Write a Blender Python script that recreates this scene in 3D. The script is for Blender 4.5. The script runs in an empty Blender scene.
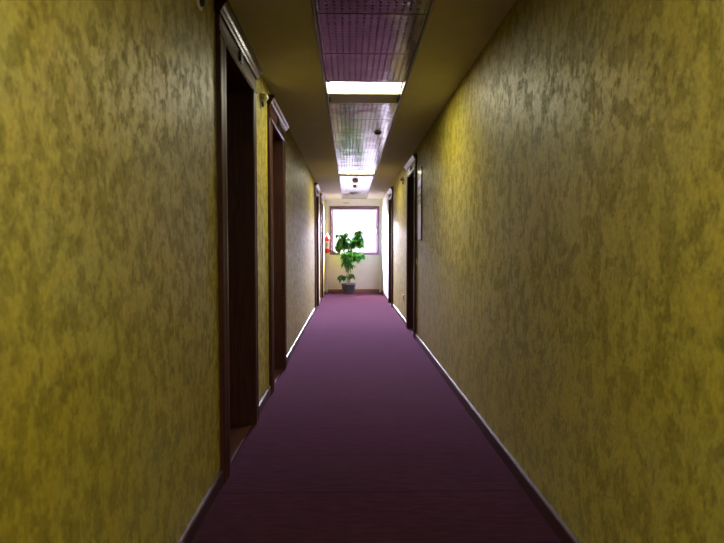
import bpy, bmesh, math, random
from mathutils import Vector, Matrix
random.seed(7)
S = bpy.context.scene
COL = S.collection
PI = math.pi

# ------------------------------------------------------------------ dimensions (metres)
XL, XR = -0.631, 0.842          # corridor side walls
YB, YE = -3.2, 14.09            # back end, window end
ZC = 2.40                       # ceiling
SX0, SX1 = -0.18, 0.424         # metal tile strip
EYE = 1.15

# ------------------------------------------------------------------ mesh helpers
class MB:
    def __init__(s): s.bm = bmesh.new(); s.mi = 0
    def _tag(s, faces):
        for f in faces: f.material_index = s.mi
    def box(s, x0, x1, y0, y1, z0, z1, bevel=0):
        r = bmesh.ops.create_cube(s.bm, size=1)
        M = Matrix.Translation(((x0+x1)/2, (y0+y1)/2, (z0+z1)/2)) @ Matrix.Diagonal((abs(x1-x0), abs(y1-y0), abs(z1-z0), 1))
        bmesh.ops.transform(s.bm, matrix=M, verts=r['verts'])
        fs = list({f for v in r['verts'] for f in v.link_faces})
        s._tag(fs)
        if bevel:
            es = list({e for v in r['verts'] for e in v.link_edges})
            b = bmesh.ops.bevel(s.bm, geom=es, offset=bevel, segments=2, affect='EDGES', profile=.6)
            s._tag(b['faces'])
        return s
    def prism(s, pts, axis, a, b, smooth=False):
        """polygon pts extruded along axis from a to b. axis 0: pts=(y,z), 1: pts=(x,z), 2: pts=(x,y)"""
        def P(p, t):
            return {0: (t, p[0], p[1]), 1: (p[0], t, p[1]), 2: (p[0], p[1], t)}[axis]
        va = [s.bm.verts.new(P(p, a)) for p in pts]; vb = [s.bm.verts.new(P(p, b)) for p in pts]
        n = len(pts); fs = []
        fs.append(s.bm.faces.new(va)); fs.append(s.bm.faces.new(vb[::-1]))
        for i in range(n):
            f = s.bm.faces.new((va[i], vb[i], vb[(i+1) % n], va[(i+1) % n])); f.smooth = smooth; fs.append(f)
        s._tag(fs); bmesh.ops.recalc_face_normals(s.bm, faces=fs)
        return s
    def lathe(s, prof, c=(0, 0, 0), n=32, axis='Z', sx=1, sy=1):
        rings = []
        def P(r, h, a):
            u, v = r*math.cos(a)*sx, r*math.sin(a)*sy
            if axis == 'Z': q = (u, v, h)
            elif axis == 'X': q = (h, u, v)
            else: q = (u, h, v)
            return (q[0]+c[0], q[1]+c[1], q[2]+c[2])
        for r, h in prof:
            if r < 1e-6: rings.append([s.bm.verts.new(P(0, h, 0))])
            else: rings.append([s.bm.verts.new(P(r, h, 2*PI*i/n)) for i in range(n)])
        fs = []
        for A, B in zip(rings, rings[1:]):
            for i in range(n):
                j = (i+1) % n
                if len(A) == 1 and len(B) == 1: continue
                if len(A) == 1: q = (A[0], B[i], B[j])
                elif len(B) == 1: q = (A[i], A[j], B[0])
                else: q = (A[i], A[j], B[j], B[i])
                f = s.bm.faces.new(q); f.smooth = True; fs.append(f)
        s._tag(fs); bmesh.ops.recalc_face_normals(s.bm, faces=fs)
        return s
    def tube(s, pts, r, n=10):
        pts = [Vector(p) for p in pts]
        rs = r if isinstance(r, (list, tuple)) else [r]*len(pts)
        rings = []; up = Vector((0, 0, 1))
        for i, p in enumerate(pts):
            d = (pts[min(i+1, len(pts)-1)] - pts[max(i-1, 0)]).normalized()
            a = d.cross(up if abs(d.z) < .95 else Vector((1, 0, 0))).normalized(); b = d.cross(a)
            rings.append([s.bm.verts.new(p + (a*math.cos(2*PI*k/n) + b*math.sin(2*PI*k/n))*rs[i]) for k in range(n)])
        fs = [s.bm.faces.new(rings[0][::-1]), s.bm.faces.new(rings[-1])]
        for A, B in zip(rings, rings[1:]):
            for k in range(n):
                f = s.bm.faces.new((A[k], A[(k+1) % n], B[(k+1) % n], B[k])); f.smooth = True; fs.append(f)
        s._tag(fs); bmesh.ops.recalc_face_normals(s.bm, faces=fs)
        return s
    def build(s, name, mats, parent=None, loc=None):
        me = bpy.data.meshes.new(name); s.bm.to_mesh(me); s.bm.free()
        for m in (mats if isinstance(mats, (list, tuple)) else [mats]): me.materials.append(m)
        o = bpy.data.objects.new(name, me); COL.objects.link(o)
        if parent: o.parent = parent
        if loc: o.location = loc
        return o

def empty(name, loc=(0, 0, 0), rz=0):
    o = bpy.data.objects.new(name, None); COL.objects.link(o)
    o.location = loc; o.rotation_euler = (0, 0, rz); o.empty_display_size = .1
    return o
def tag(o, label, cat, group=None):
    o['label'] = label; o['category'] = cat
    if group: o['group'] = group
    return o
def struct(o, label=None):
    o['kind'] = 'structure'
    if label: o['label'] = label
    return o
def copy_tree(o, parent=None):
    c = o.copy(); COL.objects.link(c)
    if parent: c.parent = parent
    for ch in list(o.children): copy_tree(ch, c)
    return c

# ------------------------------------------------------------------ materials
def mat(name, col=(.5, .5, .5), rough=.5, metal=0, spec=.5, **kw):
    m = bpy.data.materials.new(name); m.use_nodes = True
    b = m.node_tree.nodes['Principled BSDF']
    b.inputs['Base Color'].default_value = (*col, 1); b.inputs['Roughness'].default_value = rough
    b.inputs['Metallic'].default_value = metal; b.inputs['Specular IOR Level'].default_value = spec
    for k, v in kw.items(): b.inputs[k.replace('_', ' ')].default_value = v
    return m
class N:
    """small node-graph helper"""
    def __init__(s, m): s.t = m.node_tree; s.b = s.t.nodes['Principled BSDF']
    def new(s, typ, **kw):
        n = s.t.nodes.new(typ)
        for k, v in kw.items(): setattr(n, k, v)
        return n
    def link(s, a, b): s.t.links.new(a, b)
    def coord(s, scale=(1, 1, 1)):
        c = s.new('ShaderNodeTexCoord'); mp = s.new('ShaderNodeMapping'); mp.inputs['Scale'].default_value = scale
        s.link(c.outputs['Object'], mp.inputs['Vector']); return mp.outputs['Vector']
    def noise(s, vec, scale, detail=4, rough=.55, dist=0):
        n = s.new('ShaderNodeTexNoise'); s.link(vec, n.inputs['Vector'])
        n.inputs['Scale'].default_value = scale; n.inputs['Detail'].default_value = detail
        n.inputs['Roughness'].default_value = rough; n.inputs['Distortion'].default_value = dist
        return n.outputs['Fac']
    def ramp(s, fac, stops, interp='LINEAR'):
        r = s.new('ShaderNodeValToRGB'); e = r.color_ramp.elements; r.color_ramp.interpolation = interp
        while len(e) < len(stops): e.new(.5)
        for el, (p, c) in zip(e, stops):
            el.position = p; el.color = (*c, 1) if len(c) == 3 else c
        s.link(fac, r.inputs['Fac']); return r.outputs['Color']
    def math(s, op, a, b=None, c=None):
        n = s.new('ShaderNodeMath', operation=op)
        for i, v in enumerate((a, b, c)):
            if v is None: continue
            if isinstance(v, (int, float)): n.inputs[i].default_value = v
            else: s.link(v, n.inputs[i])
        return n.outputs[0]
    def mix(s, fac, a, b, blend='MIX'):
        n = s.new('ShaderNodeMix', data_type='RGBA', blend_type=blend)
        for sock, v in ((n.inputs[0], fac), (n.inputs[6], a), (n.inputs[7], b)):
            if isinstance(v, (int, float)): sock.default_value = v
            elif isinstance(v, tuple): sock.default_value = (*v, 1)
            else: s.link(v, sock)
        return n.outputs[2]
    def bump(s, h, strength, dist=.01, nrm=None):
        n = s.new('ShaderNodeBump'); n.inputs['Strength'].default_value = strength; n.inputs['Distance'].default_value = dist
        s.link(h, n.inputs['Height'])
        if nrm: s.link(nrm, n.inputs['Normal'])
        return n.outputs['Normal']

def wallpaper():
    m = mat('gold_damask_wallpaper', (.3, .23, .03)); n = N(m)
    v = n.coord((1, 1, .72)); b = n.b
    flake = n.noise(v, 16, 9, .70, .2)
    chip = n.noise(n.coord((1, 1, .6)), 48, 6, .65, .1)
    big = n.noise(v, 3.2, 3, .5, .4)
    fine = n.noise(n.coord((1, 1, .6)), 110, 5, .65)
    mask = n.ramp(flake, [(.46, (0, 0, 0)), (.515, (1, 1, 1))])
    mask2 = n.ramp(chip, [(.43, (0, 0, 0)), (.49, (1, 1, 1))])
    mask = n.mix(.35, mask, mask2)
    base = n.ramp(big, [(.3, WALL_A), (.5, WALL_B), (.7, WALL_C)])
    dark = n.mix(1.0, base, (.52, .54, .58), 'MULTIPLY')
    c = n.mix(mask, dark, base)
    c = n.mix(.55, c, n.ramp(fine, [(.36, (.55, .55, .55)), (.62, (1.12, 1.12, 1.12))]), 'MULTIPLY')
    n.link(c, b.inputs['Base Color'])
    r = n.ramp(mask, [(0, (.62,)*3), (1, (.42,)*3)]); n.link(r, b.inputs['Roughness'])
    b.inputs['Metallic'].default_value = .0; b.inputs['Specular IOR Level'].default_value = .4; b.inputs['Specular Tint'].default_value = (1.0, .90, .60, 1)
    h = n.math('ADD', n.math('MULTIPLY', mask, .5), n.math('MULTIPLY', fine, .8))
    n.link(n.bump(h, .45, .004), b.inputs['Normal'])
    return m
WALL_A, WALL_B, WALL_C = (.44, .345, .028), (.465, .38, .045), (.44, .38, .07)

def carpet():
    m = mat('plum_carpet', (.1, .04, .06), .9, spec=0); n = N(m); b = n.b
    v = n.coord()
    f = n.noise(v, 260, 3, .6); g = n.noise(n.coord((.22, 1, 1)), 44, 5, .65); big = n.noise(v, 2.2, 3)
    c = n.mix(.5, n.ramp(f, [(.35, (.018, .0062, .0079)), (.65, (.042, .015, .0185))]), n.ramp(g, [(.35, (.016, .0056, .007)), (.62, (.042, .0148, .0182))]))
    c = n.mix(.35, c, n.ramp(big, [(.35, (.75, .75, .75)), (.65, (1.1, 1.1, 1.1))]), 'MULTIPLY')
    # width-wise seams of the carpet runs
    sep = n.new('ShaderNodeSeparateXYZ'); n.link(v, sep.inputs[0])
    yy = n.math('ADD', sep.outputs['Y'], n.math('MULTIPLY', g, .012))
    fr = n.math('FRACT', n.math('MULTIPLY', yy, 1/.46))
    seam = n.math('LESS_THAN', n.math('ABSOLUTE', n.math('SUBTRACT', fr, .5)), .016)
    c = n.mix(n.math('MULTIPLY', seam, .45), c, (.006, .002, .003))
    n.link(c, b.inputs['Base Color'])
    b.inputs['Sheen Weight'].default_value = .37; b.inputs['Sheen Roughness'].default_value = .28
    b.inputs['Sheen Tint'].default_value = (.74, .39, .66, 1)
    n.link(n.bump(n.math('ADD', f, g), .3, .005), b.inputs['Normal'])
    return m

def wood(name, a, bcol, rough=.3, axis_scale=(1, 1, .07), scale=40, coat=.25, spec=.4):
    m = mat(name, a, rough, spec=spec); n = N(m)
    w = n.noise(n.coord(axis_scale), scale, 5, .6, 1.2)
    n.link(n.ramp(w, [(.35, a), (.65, bcol)]), n.b.inputs['Base Color'])
    n.b.inputs['Coat Weight'].default_value = coat; n.b.inputs['Coat Roughness'].default_value = .22
    n.link(n.bump(w, .05, .002), n.b.inputs['Normal'])
    return m

def plaster(name, a, bcol, rough=.75, scale=6, bump=.08):
    m = mat(name, a, rough); n = N(m); v = n.coord()
    n.link(n.ramp(n.noise(v, scale, 4), [(.35, a), (.65, bcol)]), n.b.inputs['Base Color'])
    n.link(n.bump(n.noise(v, 160, 3), bump, .003), n.b.inputs['Normal'])
    return m

def perforated():
    m = mat('perforated_bright_metal', (.7, .67, .70), .2, 1.0); n = N(m); b = n.b
    v = n.coord(); sep = n.new('ShaderNodeSeparateXYZ'); n.link(v, sep.inputs[0])
    P = .04
    fx = n.math('SUBTRACT', n.math('FRACT', n.math('ADD', n.math('MULTIPLY', sep.outputs['X'], 1/P), .5)), .5)
    fy = n.math('SUBTRACT', n.math('FRACT', n.math('ADD', n.math('MULTIPLY', sep.outputs['Y'], 1/P), .5)), .5)
    d = n.math('SQRT', n.math('ADD', n.math('MULTIPLY', fx, fx), n.math('MULTIPLY', fy, fy)))
    inx = n.math('LESS_THAN', n.math('ABSOLUTE', sep.outputs['X']), .281)
    iny = n.math('LESS_THAN', n.math('ABSOLUTE', sep.outputs['Y']), .281)
    hole = n.math('MULTIPLY', n.math('MULTIPLY', n.math('LESS_THAN', d, .21), inx), iny)
    sm = n.noise(v, 5, 2)
    col = n.ramp(sm, [(.3, (.50, .48, .50)), (.7, (.56, .54, .56))])
    n.link(n.mix(hole, col, (.085, .078, .09)), b.inputs['Base Color'])
    n.link(n.math('SUBTRACT', 1.0, hole), b.inputs['Metallic'])
    n.link(n.math('ADD', .15, n.math('MULTIPLY', hole, .5)), b.inputs['Roughness'])
    oi = n.new('ShaderNodeObjectInfo')
    off = n.new('ShaderNodeVectorMath', operation='ADD'); n.link(v, off.inputs[0])
    cmb = n.new('ShaderNodeCombineXYZ')
    for i in range(3): n.link(n.math('MULTIPLY', oi.outputs['Random'], 31.7*(i+1)), cmb.inputs[i])
    n.link(cmb.outputs[0], off.inputs[1])
    wav = n.noise(off.outputs[0], 3.5, 2, .45)
    n.link(n.bump(wav, .35, .02), b.inputs['Normal'])
    return m

def emis(name, col, st):
    m = mat(name, (.9, .9, .9), .5); b = m.node_tree.nodes['Principled BSDF']
    b.inputs['Emission Color'].default_value = (*col, 1); b.inputs['Emission Strength'].default_value = st
    return m

LAMP = 36.0
SKY = 430.0
M = {}
M['wall'] = wallpaper()
M['carpet'] = carpet()
M['wood'] = wood('dark_mahogany', (.035, .011, .007), (.075, .024, .013), .48, coat=0, spec=.22)
M['wood_h'] = wood('dark_mahogany_horizontal', (.035, .011, .007), (.075, .024, .013), .26, (1, .07, 1))
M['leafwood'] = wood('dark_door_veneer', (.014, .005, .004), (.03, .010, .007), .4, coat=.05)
M['base'] = wood('skirting_mahogany', (.03, .009, .007), (.06, .019, .012), .42, (1, .05, 1), coat=.05)
M['endbase'] = wood('reddish_skirting', (.14, .04, .02), (.22, .07, .035), .4, (.05, 1, 1))
M['ceil'] = plaster('beige_ceiling_paint', (.60, .55, .49), (.64, .59, .52))
M['end'] = plaster('cream_end_wall_paint', (.70, .66, .62), (.76, .72, .68))
M['white'] = plaster('white_wall_and_halo', (.80, .80, .87), (.84, .84, .90), .5)
M['winframe'] = wood('mauve_brown_window_frame', (.085, .038, .065), (.12, .055, .09), .4, coat=.05)
M['metal'] = perforated()
M['rail'] = mat('aluminium_edge_rail', (.22, .20, .21), .4, 1.0)
M['dark'] = mat('dark_void', (.02, .018, .018), .8)
M['void'] = plaster('grey_concrete_plenum', (.10, .10, .10), (.13, .13, .13))
M['lamp'] = emis('fluorescent_diffuser', (1.0, .95, .72), LAMP)
M['lamp2'] = emis('fluorescent_diffuser_rear_boosted', (1.0, .95, .72), 60)  # rear light made stronger than the others to brighten the near walls
M['cover'] = plaster('olive_beige_painted_cover', (.36, .32, .15), (.40, .35, .17), .5)
M['chrome'] = mat('polished_chrome', (.8, .8, .8), .12, 1.0)
M['brass'] = mat('satin_steel', (.62, .58, .52), .25, 1.0)
M['black'] = mat('black_plastic', (.012, .012, .012), .4)
M['opal'] = mat('white_opal_plastic', (.82, .80, .74), .3)
M['grey'] = mat('grey_plastic', (.28, .28, .29), .45)
M['red'] = mat('red_enamel', (.62, .018, .012), .22, Coat_Weight=.6)
M['label'] = mat('pale_paper_label', (.82, .78, .66), .55)
M['pot'] = mat('charcoal_blue_plastic', (.075, .08, .115), .42)
M['soil'] = plaster('dark_soil', (.03, .02, .012), (.07, .045, .03), .95, 60, .8)
M['paper'] = plaster('pinkish_printed_paper', (.62, .50, .48), (.70, .58, .55), .35)
M['mirror'] = mat('pale_glossy_sheet', (.72, .72, .74), .12)
M['plate'] = mat('switch_plate_plastic', (.66, .58, .56), .35)
M['out'] = plaster('pale_render', (.40, .38, .39), (.46, .44, .45), .8)
M['asphalt'] = plaster('grey_asphalt', (.07, .07, .075), (.10, .10, .105), .9, 3)
M['outdark'] = mat('grey_outside_glazing', (.20, .21, .23), .2)

def glass():
    m = bpy.data.materials.new('window_glass'); m.use_nodes = True; t = m.node_tree; t.nodes.clear()
    o = t.nodes.new('ShaderNodeOutputMaterial'); mx = t.nodes.new('ShaderNodeMixShader')
    tr = t.nodes.new('ShaderNodeBsdfTransparent'); gl = t.nodes.new('ShaderNodeBsdfGlossy'); fr = t.nodes.new('ShaderNodeFresnel')
    gl.inputs['Roughness'].default_value = .03; fr.inputs['IOR'].default_value = 1.2
    tr.inputs['Color'].default_value = (.96, .95, .98, 1)
    t.links.new(fr.outputs[0], mx.inputs[0]); t.links.new(tr.outputs[0], mx.inputs[1]); t.links.new(gl.outputs[0], mx.inputs[2])
    t.links.new(mx.outputs[0], o.inputs[0]); return m
M['glass'] = glass()

def leafmat():
    m = mat('green_leaf', (.08, .25, .04), .8, spec=.0); n = N(m); b = n.b
    g = n.new('ShaderNodeNewGeometry')
    c = n.ramp(g.outputs['Random Per Island'], [(0, (.010, .045, .010)), (.5, (.022, .085, .013)), (1, (.045, .14, .02))])
    n.link(c, b.inputs['Base Color'])
    tr = n.new('ShaderNodeBsdfTranslucent'); n.link(n.mix(1, c, (1.0, 1.25, .5), 'MULTIPLY'), tr.inputs['Color'])
    mx = n.new('ShaderNodeMixShader'); mx.inputs[0].default_value = .06
    out = n.t.nodes['Material Output']
    n.link(b.outputs[0], mx.inputs[1]); n.link(tr.outputs[0], mx.inputs[2]); n.link(mx.outputs[0], out.inputs['Surface'])
    return m
M['leaf'] = leafmat()
M['stem'] = plaster('pale_green_bark', (.20, .20, .11), (.28, .27, .16), .8, 30)
M['petiole'] = mat('green_petiole', (.02, .05, .012), .8, spec=.05)

# ------------------------------------------------------------------ room shell
OPEN_HW, CW, OPEN_Z = .385, .115, 2.15      # half opening, casing width, opening height
DOOR_L = [3.13, 4.75, 10.38, 12.24]
DOOR_R = [7.33, 11.0]
WT = .30
def side_wall(name, x, sgn, doors):
    mb = MB(); hw = OPEN_HW + .03; zt = OPEN_Z + .03
    def bx(y0, y1, z0, z1, d0=0, d1=WT):
        a, b = x + sgn*d0, x + sgn*d1
        mb.box(min(a, b), max(a, b), y0, y1, z0, z1)
    cur = YB
    for d in doors:
        bx(cur, d-hw, 0, ZC+.2); bx(d-hw, d+hw, zt, ZC+.2); cur = d+hw
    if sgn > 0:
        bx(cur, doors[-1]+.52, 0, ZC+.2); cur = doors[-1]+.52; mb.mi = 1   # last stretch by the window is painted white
    bx(cur, YE+.3, 0, ZC+.2); mb.mi = 0
    bx(YB, YE+.3, -.1, ZC+.2, WT, WT+.15)
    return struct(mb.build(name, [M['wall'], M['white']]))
side_wall('wall_left', XL, -1, DOOR_L)
side_wall('wall_right', XR, 1, DOOR_R)

struct(MB().box(XL-WT, XR+WT, YB, YE+.02, -.12, 0).build('floor', M['carpet']))
# ceiling: painted plasterboard either side of the metal strip, open above the strip, slab over it
mb = MB()
mb.box(XL, SX0-.012, YB, YE, ZC, ZC+.15); mb.box(SX1+.012, XR, YB, YE, ZC, ZC+.15)
mb.box(SX0-.012, SX1+.012, 13.785, YE, ZC, ZC+.15); mb.box(SX0-.012, SX1+.012, YB, YB+.6, ZC, ZC+.15)
mb.mi = 1; mb.box(XL-WT, XR+WT, YB, YE+.3, ZC+.2, ZC+.35)
struct(mb.build('ceiling', [M['ceil'], M['void']]))
struct(MB().box(XL-WT, XR+WT, YB-.2, YB, -.1, ZC+.2).build('wall_back', M['wall']))

# end wall with window hole
WX0, WX1, WZ0, WZ1 = -.505, .772, .975, 2.225
mb = MB()
mb.box(XL, WX0, YE, YE+.16, -.1, ZC+.2); mb.box(WX1, XR, YE, YE+.16, -.1, ZC+.2)
mb.box(WX0, WX1, YE, YE+.16, -.1, WZ0); mb.box(WX0, WX1, YE, YE+.16, WZ1, ZC+.2)
struct(mb.build('wall_end', M['end']))
# white boards standing in for the bright halo in corners and above window
mb = MB()
mb.box(XL, XL+.07, YE-.022, YE, 0, ZC, .004); mb.box(XR-.07, XR, YE-.022, YE, 0, ZC, .004)
mb.box(XL+.07, XR-.07, YE-.018, YE, WZ1+.015, ZC, .003)
struct(mb.build('halo_trim', M['white']), 'added white boards for the bright halo in the corners and above the window')
mb = MB(); mb.box(XL+.07, XR-.07, YE-.02, YE, 0, .085, .005)
struct(mb.build('baseboard_end', M['endbase']))

# window
w = struct(empty('window_1', ((WX0+WX1)/2, YE, WZ0)), 'wide bright window with mauve brown frame at the end of the corridor')
W, H = WX1-WX0, WZ1-WZ0; hw = W/2
mb = MB(); fw = .052
mb.box(-hw, -hw+fw, -.03, .10, 0, H, .006); mb.box(hw-fw, hw, -.03, .10, 0, H, .006)
mb.box(-hw+fw, hw-fw, -.03, .10, 0, fw, .006); mb.box(-hw+fw, hw-fw, -.03, .10, H-fw, H, .006)
mb.build('window_frame', M['winframe'], w)
mb = MB(); a, t = hw-fw, .038
mb.box(-a, -a+t, .02, .07, fw, H-fw, .005); mb.box(a-t, a, .02, .07, fw, H-fw, .005)
mb.box(-a+t, a-t, .02, .07, fw, fw+t, .005); mb.box(-a+t, a-t, .02, .07, H-fw-t, H-fw, .005)
sash = mb.build('sash', M['winframe'], w)
MB().box(-a+t, a-t, .042, .048, fw+t, H-fw-t).build('pane', M['glass'], sash)
MB().box(-.012, .012, -.03, .02, 0, .1, .004).build('handle', M['brass'], sash, (a-t/2, .0, H*.45))
mb = MB(); mb.box(-hw, hw, .10, .22, -.03, .0, .005); mb.build('sill', M['out'], w)

# skirting on the side walls
def skirting(name, x, sgn, doors):
    mb = MB(); cur = YB; segs = []
    for d in doors: segs.append((cur, d-OPEN_HW-CW)); cur = d+OPEN_HW+CW
    segs.append((cur, YE-.022))
    pr = [(0, 0), (.015, 0), (.015, .058), (.0135, .066), (.009, .072), (.004, .0735), (0, .0735)]
    for y0, y1 in segs:
        mb.prism([(x - sgn*u, v) for u, v in pr], 1, y0, y1)
    return struct(mb.build(name, M['base']))
skirting('baseboard_left', XL, -1, DOOR_L)
skirting('baseboard_right', XR, 1, DOOR_R)

# ------------------------------------------------------------------ doors
def make_door():
    """local: wall plane x=0, corridor towards +x, y along the corridor"""
    r = empty('door_1')
    hw, hz = OPEN_HW, OPEN_Z
    prof = [(0, 0), (0, .016), (.006, .022), (.014, .024), (.03, .019), (.06, .021), (.085, .026), (.104, .026), (CW-.004, .022), (CW, .014), (CW, 0)]
    for s_ in (-1, 1):
        MB().prism([(v, s_*(hw+CW-u)) for u, v in prof], 2, 0, hz+.005).build('casing', M['wood'], r)
    mb = MB(); mb.prism([(0, hz), (.018, hz), (.026, hz+.008), (.026, hz+.02), (.020, hz+.028), (.020, hz+.115), (0, hz+.115)], 1, -hw-CW, hw+CW)
    mb.build('frieze', M['wood_h'], r)
    z = hz+.105
    cp = [(0, z), (.028, z), (.032, z+.012), (.040, z+.018), (.046, z+.032), (.056, z+.042), (.060, z+.046), (.060, z+.062), (.054, z+.067), (0, z+.067)]
    MB().prism(cp, 1, -hw-CW-.02, hw+CW+.02).build('crown_moulding', M['wood_h'], r)
    MB().box(.020, .030, -.03, .03, hz+.04, hz+.098, .002).build('number_plate', M['black'], r)
    mb = MB(); D = -.24
    mb.box(D, .002, -hw-.03, -hw, 0, hz+.03); mb.box(D, .002, hw, hw+.03, 0, hz+.03); mb.box(D, .002, -hw, hw, hz, hz+.03)
    mb.box(D, D+.03, -hw, -hw+.014, 0, hz); mb.box(D, D+.03, hw-.014, hw, 0, hz)
    mb.build('jamb', M['wood'], r)
    MB().box(D, -.004, -hw, hw, 0, .006, .002).build('threshold', M['wood'], r)
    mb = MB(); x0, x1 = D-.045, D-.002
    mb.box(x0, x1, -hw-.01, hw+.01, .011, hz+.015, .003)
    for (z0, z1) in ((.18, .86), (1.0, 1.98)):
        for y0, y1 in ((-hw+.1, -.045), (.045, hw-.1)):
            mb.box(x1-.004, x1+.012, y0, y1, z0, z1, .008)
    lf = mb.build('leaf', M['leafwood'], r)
    mb = MB(); mb.lathe([(0, 0), (.026, 0), (.026, .006), (.011, .010), (.011, .045), (0, .045)], (x1, -hw+.055, 1.0), 20, 'X')
    mb.tube([(x1+.042, -hw+.055, 1.0), (x1+.045, -hw+.09, 1.0), (x1+.043, -hw+.17, .997)], [.011, .010, .008])
    mb.build('door_handle', M['brass'], lf)
    MB().box(x1, x1+.006, -hw+.04, -hw+.07, .86, .93, .002).build('lock_plate', M['brass'], lf)
    return r
proto = make_door()
spots = [(XL, y, 0) for y in DOOR_L] + [(XR, y, PI) for y in DOOR_R]
dl = ['nearest dark wooden door in a deep recess on the left wall', 'second dark wooden door on the left, its reddish side lining lit',
      'dark wooden door far down the left wall, third on that side', 'last dark wooden door on the left, beside the fire extinguisher',
      'nearer dark wooden door on the right wall beside the framed notice', 'far dark wooden door on the right wall near the window']
for i, (x, y, rz) in enumerate(spots):
    d = proto if i == 0 else copy_tree(proto)
    d.name = 'door_%d' % (i+1); d.location = (x, y, 0); d.rotation_euler = (0, 0, rz); struct(d, dl[i])

# ------------------------------------------------------------------ metal ceiling strip
L0 = 4.17                        # nearer light in view starts here; 0.6 m module, a light every 8 modules
mods = []
y = L0 - .6*11
while y < 13.75 - .1:
    mods.append(round(y, 3)); y += .6
lights = [round(L0-4.2, 3), L0, round(L0+4.8, 3)]
def make_panel():
    mb = MB(); h = .294
    mb.box(-h, h, -h, h, 0, .012, .0012)
    mb.box(-h, -h+.002, -h, h, .010, .035); mb.box(h-.002, h, -h, h, .010, .035)
    mb.box(-h, h, -h, -h+.002, .010, .035); mb.box(-h, h, h-.002, h, .010, .035)
    return mb.build('metal_ceiling_panel', M['metal'])
def make_light():
    r = empty('ceiling_light'); h = .296
    mb = MB()
    mb.box(-h, h, .296, .3, .0, .12); mb.box(-h, h, -.3, -.296, .0, .12); mb.box(-h-.004, -h, -.3, .3, 0, .12); mb.box(h, h+.004, -.3, .3, 0, .12)
    mb.box(-h, h, -.296, .296, .115, .12); mb.box(-h, h, .012, .018, .004, .115)
    mb.build('housing', M['opal'], r)
    MB().box(-.272, .272, -.290, -.004, .016, .026, .004).build('diffuser', M['lamp'], r)
    for s_ in (-1, 1):
        MB().box(s_*.284-.006, s_*.284+.006, -.24, -.02, .006, .03, .002).build('bracket', M['black'], r)
    cv = MB().box(-.283, .283, .02, .294, .0, .010, .003).build('cover_plate', M['cover'], r)
    MB().lathe([(0, -.006), (.008, -.005), (.011, 0), (.011, .004)], (.245, .25, 0), 16).build('latch', M['chrome'], cv)
    MB().box(-h, h, -.3, -.292, -.001, .03).build('rim', M['rail'], r)
    return r
ordw = ['first', 'second', 'third', 'fourth', 'fifth', 'sixth', 'seventh']
P0 = Lt0 = None
cx = (SX0+SX1)/2
GP = 'perforated metal panels of the ceiling strip'
for y in mods:
    c = (cx, y+.3, ZC+.001)
    if y in lights:
        o = Lt0 = make_light() if Lt0 is None else None or copy_tree(Lt0)
        o.location = c
        k = lights.index(y)
        if k == 0:
            d0 = [q for q in o.children if q.name.startswith('diffuser')][0]
            d0.data = d0.data.copy(); d0.data.materials[0] = M['lamp2']
            Lt0 = None
        tag(o, ['ceiling light in the metal strip behind the viewpoint, out of sight',
                'bright white ceiling light in the metal strip, the nearer one with an olive cover plate',
                'far ceiling light in the strip, a thin bright bar near the window end'][k], 'ceiling light', 'lights of the ceiling strip')
        continue
    if y < 1.6: 
        continue
    o = P0 = make_panel() if P0 is None else copy_tree(P0)
    o.location = c
    if y < L0:
        k = round((L0-y)/.6)
        lab = {1: 'dim perforated metal ceiling panel directly in front of the nearer bright light',
               2: 'perforated metal ceiling panel with purplish glow, second in front of the nearer light',
               3: 'dark dotted metal ceiling panel cut by the top edge of the photo',
               4: 'dotted metal ceiling panel overhead, just outside the top of the photo'}[k]
    elif y < L0+4.8:
        k = round((y-L0)/.6)
        lab = ordw[k-1] + ' mirror-like metal ceiling panel beyond the nearer light, counted from it'
    else:
        k = round((y-L0-4.8)/.6)
        lab = ordw[k-1] + ' white-shining metal ceiling panel beyond the far light, counted from it'
    tag(o, lab, 'ceiling panel', GP); o['kind'] = 'thing'
# overhead part of the strip behind the view: plain backing tray, and edge rails all along
mb = MB()
for x0, x1 in ((SX0-.014, SX0+.004), (SX1-.004, SX1+.014)):
    mb.box(x0, x1, YB+.6, 13.785, ZC-.006, ZC+.03, .002)
mb.box(SX0, SX1, 13.772, 13.787, ZC-.005, ZC+.03, .002)
struct(mb.build('trim_1', M['rail']), 'thin metal edge rails of the ceiling strip')
mb = MB()
for y in mods[1:]:
    mb.box(SX0+.004, SX1-.004, y-.008, y+.008, ZC+.008, ZC+.05)
for y in mods:
    if y < 1.6 and y not in lights: mb.box(SX0+.004, SX1-.004, y+.006, y+.594, ZC+.006, ZC+.02)
struct(mb.build('trim_2', M['dark']), 'dark cross bars between the metal ceiling panels')

# ceiling fittings on the strip
def smoke(name, x, y, r, h, mats, label, cat='smoke detector'):
    t = tag(empty(name, (x, y, ZC+.003)), label, cat)
    MB().lathe([(0, .0), (r, 0), (r, -h*.35), (r*.92, -h*.42), (0, -h*.42)], n=28).build('base', mats[0], t)
    MB().lathe([(r*.80, -h*.42), (r*.80, -h*.7), (r*.6, -h*.95), (r*.3, -h), (0, -h)], n=28).build('cap', mats[1], t)
    return t
smoke('smoke_detector', .108, 10.12, .055, .05, (M['opal'], M['opal']), 'round smoke detector under the ceiling strip, just beyond the far light')
smoke('ceiling_sprinkler', .108, 11.1, .036, .04, (M['opal'], M['chrome']), 'small round sprinkler head under the ceiling strip, between detector and vent', 'sprinkler')
t = tag(empty('round_vent', (.10, 12.5, ZC)), 'wide round grey vent in the ceiling strip, the fitting nearest the window', 'vent')
MB().lathe([(0, .003), (.10, .003), (.10, -.012), (.088, -.022), (.075, -.022), (.07, -.008), (0, -.008)], n=36).build('rim', M['grey'], t)
MB().lathe([(.062, -.007), (.062, -.024), (.04, -.032), (0, -.032)], n=32).build('cone', M['black'], t)
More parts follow.
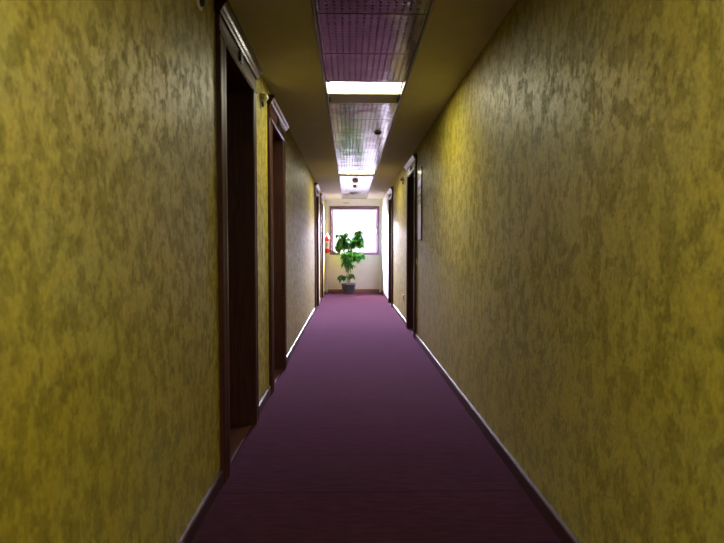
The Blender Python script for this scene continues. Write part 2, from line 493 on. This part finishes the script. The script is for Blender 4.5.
smoke('ceiling_disc', .308, 5.95, .045, .025, (M['chrome'], M['black']), 'small dark disc near the right edge of the mirror-like ceiling panels', 'ceiling fitting')  # small disc with chrome base and black cap

# ------------------------------------------------------------------ small wall fittings
def indicator(x, y, z, rz, label):
    t = tag(empty('door_indicator_light', (x, y, z), rz), label, 'indicator light', 'indicator lights beside the doors')
    MB().box(0, .010, -.028, .028, -.062, .045, .003).build('back_plate', M['opal'], t)
    MB().lathe([(.027, .008), (.030, .026), (.026, .044), (.014, .054), (0, .057)], (0, 0, .014), 24, axis='X').build('bulb_cover', M['opal'], t)
    MB().lathe([(.020, .008), (.020, .018), (.014, .026), (0, .028)], (0, 0, -.036), 20, axis='X').build('sensor_eye', M['black'], t)
    return t
i0 = indicator(XL, 3.93, 2.205, 0, 'small white domed indicator light on the left wall between the first two doors')
i1 = indicator(XL, 2.34, 2.215, 0, 'small dark indicator light high on the left wall before the nearest door')
i2 = indicator(XR, 8.45, 2.19, PI, 'small domed indicator light on the right wall beyond the nearer right door')

t = tag(empty('framed_notice', (XR, 6.51, EYE+.52)), 'tall narrow framed notice on the right wall just before the nearer right door', 'notice')
hw, hh = .175, .43
mb = MB()
fr_ = .011
mb.box(-.012, 0, -hw, -hw+fr_, -hh, hh, .002); mb.box(-.012, 0, hw-fr_, hw, -hh, hh, .002)
mb.box(-.012, 0, -hw+fr_, hw-fr_, -hh, -hh+fr_, .002); mb.box(-.012, 0, -hw+fr_, hw-fr_, hh-fr_, hh, .002)
mb.build('frame', M['black'], t)
MB().box(-.009, -.001, -hw+fr_, hw-fr_, 0.0, hh-fr_).build('upper_sheet', M['mirror'], t)
MB().box(-.009, -.001, -hw+fr_, hw-fr_, -hh+fr_, -.001).build('lower_sheet', M['paper'], t)
mb = MB()
for z0, h in ((.30, .02), (.17, .045), (.09, .03), (.035, .015)):
    mb.box(-.0098, -.008, -hw+.022, hw-.022, z0, z0+h)
mb.build('dark_bars', M['black'], t)

t = tag(empty('wall_socket', (XR, 8.45, .385)), 'small pale wall socket low on the right wall beyond the nearer right door', 'socket')
MB().box(-.010, 0, -.042, .042, -.042, .042, .004).build('plate', M['plate'], t)
mb = MB(); mb.lathe([(.021, -.0095), (.021, -.0115), (.017, -.0115), (.017, -.0100), (0, -.0100)], (0, 0, 0), 20, 'X'); mb.build('socket_face', M['grey'], t)
t = tag(empty('light_switch', (XR, 6.76, .985)), 'tiny bright switch beside the casing of the nearer right door', 'switch')
MB().box(-.008, 0, -.032, .032, -.04, .04, .003).build('plate', M['opal'], t)
MB().box(-.012, -.007, -.018, .018, -.028, .028, .003).build('rocker', M['opal'], t)

t = tag(empty('wall_vent', (-.085, YE-.018, 2.305)), 'small faint grey vent on the white band above the window', 'vent')
MB().box(-.085, .085, -.008, 0, -.022, .022, .002).build('frame', M['opal'], t)
mb = MB()
for k in range(4): mb.box(-.075, .075, -.0095, -.007, -.015+k*.009, -.011+k*.009)
mb.build('louvre', M['grey'], t)

# fire extinguisher on the left wall by the window
t = tag(empty('fire_extinguisher', (XL+.085, 13.3, 1.03)), 'red fire extinguisher with pale label hanging on the left wall by the window', 'fire extinguisher')
R = .068
MB().lathe([(0, 0), (R*.8, 0), (R, .012), (R, .33), (R*.96, .355), (R*.75, .385), (R*.4, .402), (.022, .408), (.022, .42), (0, .42)], n=36).build('cylinder', M['red'], t)
mb = MB(); prev = None
for k in range(13):                                   # label wraps the front of the cylinder only
    a = -PI/2 - .95 + k*1.75/12
    q = [mb.bm.verts.new(((R+.0012)*math.cos(a), (R+.0012)*math.sin(a), z)) for z in (.11, .285)]
    if prev: mb.bm.faces.new((prev[0], q[0], q[1], prev[1])).smooth = True
    prev = q
mb.build('label_band', M['label'], t)
MB().lathe([(0, .415), (.026, .415), (.026, .455), (.018, .475), (0, .475)], n=20).build('valve', M['brass'], t)
mb = MB(); mb.tube([(0, .02, .455), (0, -.05, .462), (0, -.12, .45)], [.008, .010, .008]); mb.tube([(0, .02, .475), (0, -.05, .498), (0, -.13, .505)], [.008, .010, .009])
mb.build('handle', M['black'], t)
mb = MB(); mb.tube([(.02, 0, .45), (.065, -.01, .47), (.088, -.012, .42), (.086, -.012, .30), (.084, -.012, .18), (.082, -.012, .10)], .009); mb.tube([(.082, -.012, .12), (.082, -.012, .04)], [.010, .016])
mb.build('hose', M['black'], t)
mb = MB(); mb.lathe([(0, -.006), (.016, -.006), (.016, .006), (0, .006)], (.03, -.004, .44), 16, 'Y'); mb.build('pressure_gauge', M['opal'], t)
mb = MB(); mb.box(-.0865, -.079, -.02, .02, .30, .58, .002); mb.tube([(-.082, 0, .56), (-.04, 0, .56), (-.005, 0, .53), (0, 0, .476)], .006)
mb.build('wall_bracket', M['grey'], t)

# ------------------------------------------------------------------ potted plant
PX, PY = -.025, 13.70
t = tag(empty('potted_plant', (PX, PY, 0)), 'tall leafy green plant in a dark round pot on the carpet under the window', 'plant')
ph = .035
pot = MB().lathe([(0, ph), (.148, ph), (.155, ph+.006), (.172, ph+.19), (.188, ph+.195), (.190, ph+.225), (.180, ph+.228), (.172, ph+.215), (.168, ph+.19), (0, ph+.19)], n=40).build('pot', M['pot'], t)
for k in range(4):
    a = PI/4 + k*PI/2
    MB().lathe([(0, 0), (.020, 0), (.024, .012), (.026, ph+.008), (0, ph+.008)], (.112*math.cos(a), .112*math.sin(a), 0), 14).build('foot', M['pot'], pot)
MB().lathe([(.170, ph+.192), (.10, ph+.203), (.04, ph+.208), (0, ph+.21)], n=32).build('soil', M['soil'], t)
stems = [
    [(-.03, .0, .23), (-.035, .01, .55), (-.05, .0, .85), (-.10, .01, 1.12), (-.17, .0, 1.38)],
    [(.03, .02, .23), (.045, .015, .55), (.07, .01, .85), (.15, .0, 1.12), (.25, .01, 1.46)],
    [(.0, -.03, .23), (.0, -.035, .50), (.03, -.03, .72), (.03, -.03, .95), (.05, -.02, 1.22)],
    [(-.05, -.02, .23), (-.09, -.03, .34), (-.13, -.04, .44)],
    [(.03, -.03, .23), (.05, -.05, .36), (.07, -.06, .46)],
]
def smooth(pts, k=5):
    P = [Vector(p) for p in pts]; P = [2*P[0]-P[1]] + P + [2*P[-1]-P[-2]]; out = []
    for i in range(1, len(P)-2):
        for j in range(k):
            u = j/k; a, b, c, d = P[i-1], P[i], P[i+1], P[i+2]
            out.append(.5*((2*b) + (c-a)*u + (2*a-5*b+4*c-d)*u*u + (3*b-a-3*c+d)*u**3))
    return out + [P[-2]]
for s_ in stems:
    q = smooth(s_); r0 = .0125 if len(s_) > 3 else .007
    MB().tube(q, [r0*(1-.55*i/len(q)) for i in range(len(q))], 8).build('stem', M['stem'], t)
fol = MB()
def leaf(bm, o, d, up, L, Wd, droop):
    d = d.normalized(); side = d.cross(up)
    if side.length < .05: side = d.cross(Vector((1, 0, 0)))
    side.normalize(); nrm = side.cross(d)
    prev = None; rows = []
    shape = [(0, .05), (.15, .55), (.38, 1), (.62, .9), (.84, .5), (1, .03)]
    for u, wv in shape:
        p = o + d*(L*u) - Vector((0, 0, 1))*(droop*L*u*u)
        wd = Wd*wv/2
        rows.append([bm.verts.new(p - side*wd + nrm*(.22*wd)), bm.verts.new(p), bm.verts.new(p + side*wd + nrm*(.22*wd))])
    for A, B in zip(rows, rows[1:]):
        for k in (0, 1):
            f = bm.faces.new((A[k], A[k+1], B[k+1], B[k])); f.smooth = True
def whorl(c, base, n, L):
    c = Vector(c); ax = (c - Vector(base)); 
    if ax.length > .001: fol.mi = 1; fol.tube([Vector(base), (Vector(base)+c)/2 + Vector((0, 0, .015)), c], .0032, 6); fol.mi = 0
    a0 = random.random()*6.28
    for k in range(n):
        a = a0 + 2*PI*k/n + random.uniform(-.25, .25)
        d = Vector((math.cos(a), math.sin(a), random.uniform(-1.5, -.25)))
        l = L*random.uniform(.8, 1.15)
        leaf(fol.bm, c + d*.012, d, Vector((0, 0, 1)), l, l*random.uniform(.42, .55), random.uniform(.3, .6))
def near_stem(c):
    best = None
    for s_ in stems:
        for p in smooth(s_):
            e = (Vector(c)-p).length + (.3 if p.z > c[2] else 0)
            if best is None or e < best[0]: best = (e, p)
    return best[1]
clusters = [  # x, z, rx, rz, whorls, leaf length
    (-.20, 1.28, .14, .18, 17, .13), (-.08, 1.36, .10, .13, 9, .12), (.02, 1.18, .10, .10, 5, .115), (-.16, 1.51, .12, .06, 7, .10),
    (.25, 1.38, .11, .17, 13, .12), (.13, 1.28, .08, .16, 8, .115), (.28, 1.54, .09, .07, 7, .10),
    (.06, 1.0, .22, .09, 14, .125), (.27, 1.03, .10, .10, 7, .12), (-.05, .86, .13, .11, 11, .12), (.02, .72, .08, .06, 3, .11),
    (-.15, .44, .09, .045, 5, .10), (.07, .47, .07, .045, 4, .095),
]
for (x, z, rx, rz, nw, L) in clusters:
    for k in range(nw):
        a = random.random()*6.28; r = math.sqrt(random.random())
        c = (x + rx*r*math.cos(a), random.uniform(-.12, .12), z + rz*r*math.sin(a))
        whorl(c, near_stem(c), random.choice((5, 6, 7)), L)
fol.build('foliage', [M['leaf'], M['petiole']], t)

# ------------------------------------------------------------------ outside: pale building across the yard
b = tag(empty('building', (0.4, 27, -6)), 'pale overexposed building seen faintly through the window', 'building')
mb = MB(); mb.box(-9, 9, 0, 6, -4, 9.4); mb.box(-9.2, 9.2, -.35, 0, 9.2, 9.5); mb.box(-9, 9, -.9, 0, 6.1, 6.35); mb.build('wall', M['out'], b)
for k in range(5):
    for j in range(3):
        x = -6.4 + k*3.0; z = .6 + j*3.05
        f = MB().box(x, x+1.3, -.04, .02, z, z+1.3, .01).build('window', M['out'], b)
        MB().box(x+.1, x+1.2, -.05, -.03, z+.1, z+1.2).build('pane', M['outdark'], f)
yd = MB().box(-20, 20, YE+1.5, 33, -10.2, -10).build('ground', M['asphalt']); struct(yd)

# ------------------------------------------------------------------ light and sky
wd = bpy.data.worlds.new('daylight'); S.world = wd; wd.use_nodes = True
t_ = wd.node_tree; bg = t_.nodes['Background']
bg.inputs['Color'].default_value = (.86, .80, 1.0, 1)
# hazy sky, brightest high up on the far side of the building opposite
tc = t_.nodes.new('ShaderNodeTexCoord'); dt = t_.nodes.new('ShaderNodeVectorMath'); dt.operation = 'DOT_PRODUCT'
dt.inputs[1].default_value = Vector((0, .86, .51)).normalized()
mr = t_.nodes.new('ShaderNodeMapRange'); mr.interpolation_type = 'SMOOTHSTEP'
for k_, v_ in (('From Min', .45), ('From Max', .91), ('To Min', SKY*.016), ('To Max', SKY)): mr.inputs[k_].default_value = v_
t_.links.new(tc.outputs['Generated'], dt.inputs[0]); t_.links.new(dt.outputs['Value'], mr.inputs['Value']); t_.links.new(mr.outputs[0], bg.inputs['Strength'])
sl = bpy.data.lights.new('hazy_sun', 'SUN'); sl.energy = 22; sl.angle = math.radians(32); sl.color = (.93, .86, 1.0)
so = bpy.data.objects.new('hazy_sun', sl); COL.objects.link(so)
so.rotation_euler = Vector((.12, -.75, -1.0)).to_track_quat('-Z', 'Y').to_euler(); so.location = (0, 20, 12)
pl = bpy.data.lights.new('window_portal', 'AREA'); pl.shape = 'RECTANGLE'; pl.size = W-.15; pl.size_y = H-.15
pl.cycles.is_portal = True
po = bpy.data.objects.new('window_portal', pl); COL.objects.link(po)
po.location = ((WX0+WX1)/2, YE+.12, (WZ0+WZ1)/2); po.rotation_euler = (-PI/2, 0, 0)

# ------------------------------------------------------------------ camera
cam = bpy.data.cameras.new('camera'); co = bpy.data.objects.new('camera', cam); COL.objects.link(co)
F = 545.0
cam.sensor_width = 36; cam.lens = F/724*36; cam.clip_start = .05; cam.clip_end = 200
yaw = math.atan((362-349.5)/F); pitch = math.atan((271.5-248)/F)
co.location = (0, 0, EYE); co.rotation_euler = (PI/2 - pitch, 0, -yaw)
cam.dof.use_dof = True; cam.dof.focus_distance = 4.6; cam.dof.aperture_fstop = 4.0
S.camera = co

S.view_settings.view_transform = 'Standard'; S.view_settings.look = 'None'
S.view_settings.gamma = 1; S.view_settings.use_curve_mapping = False
S.view_settings.exposure = 0.45
S.cycles.use_denoising = True
S.cycles.max_bounces = 12; S.cycles.diffuse_bounces = 8; S.cycles.glossy_bounces = 6
S.cycles.sample_clamp_indirect = 6
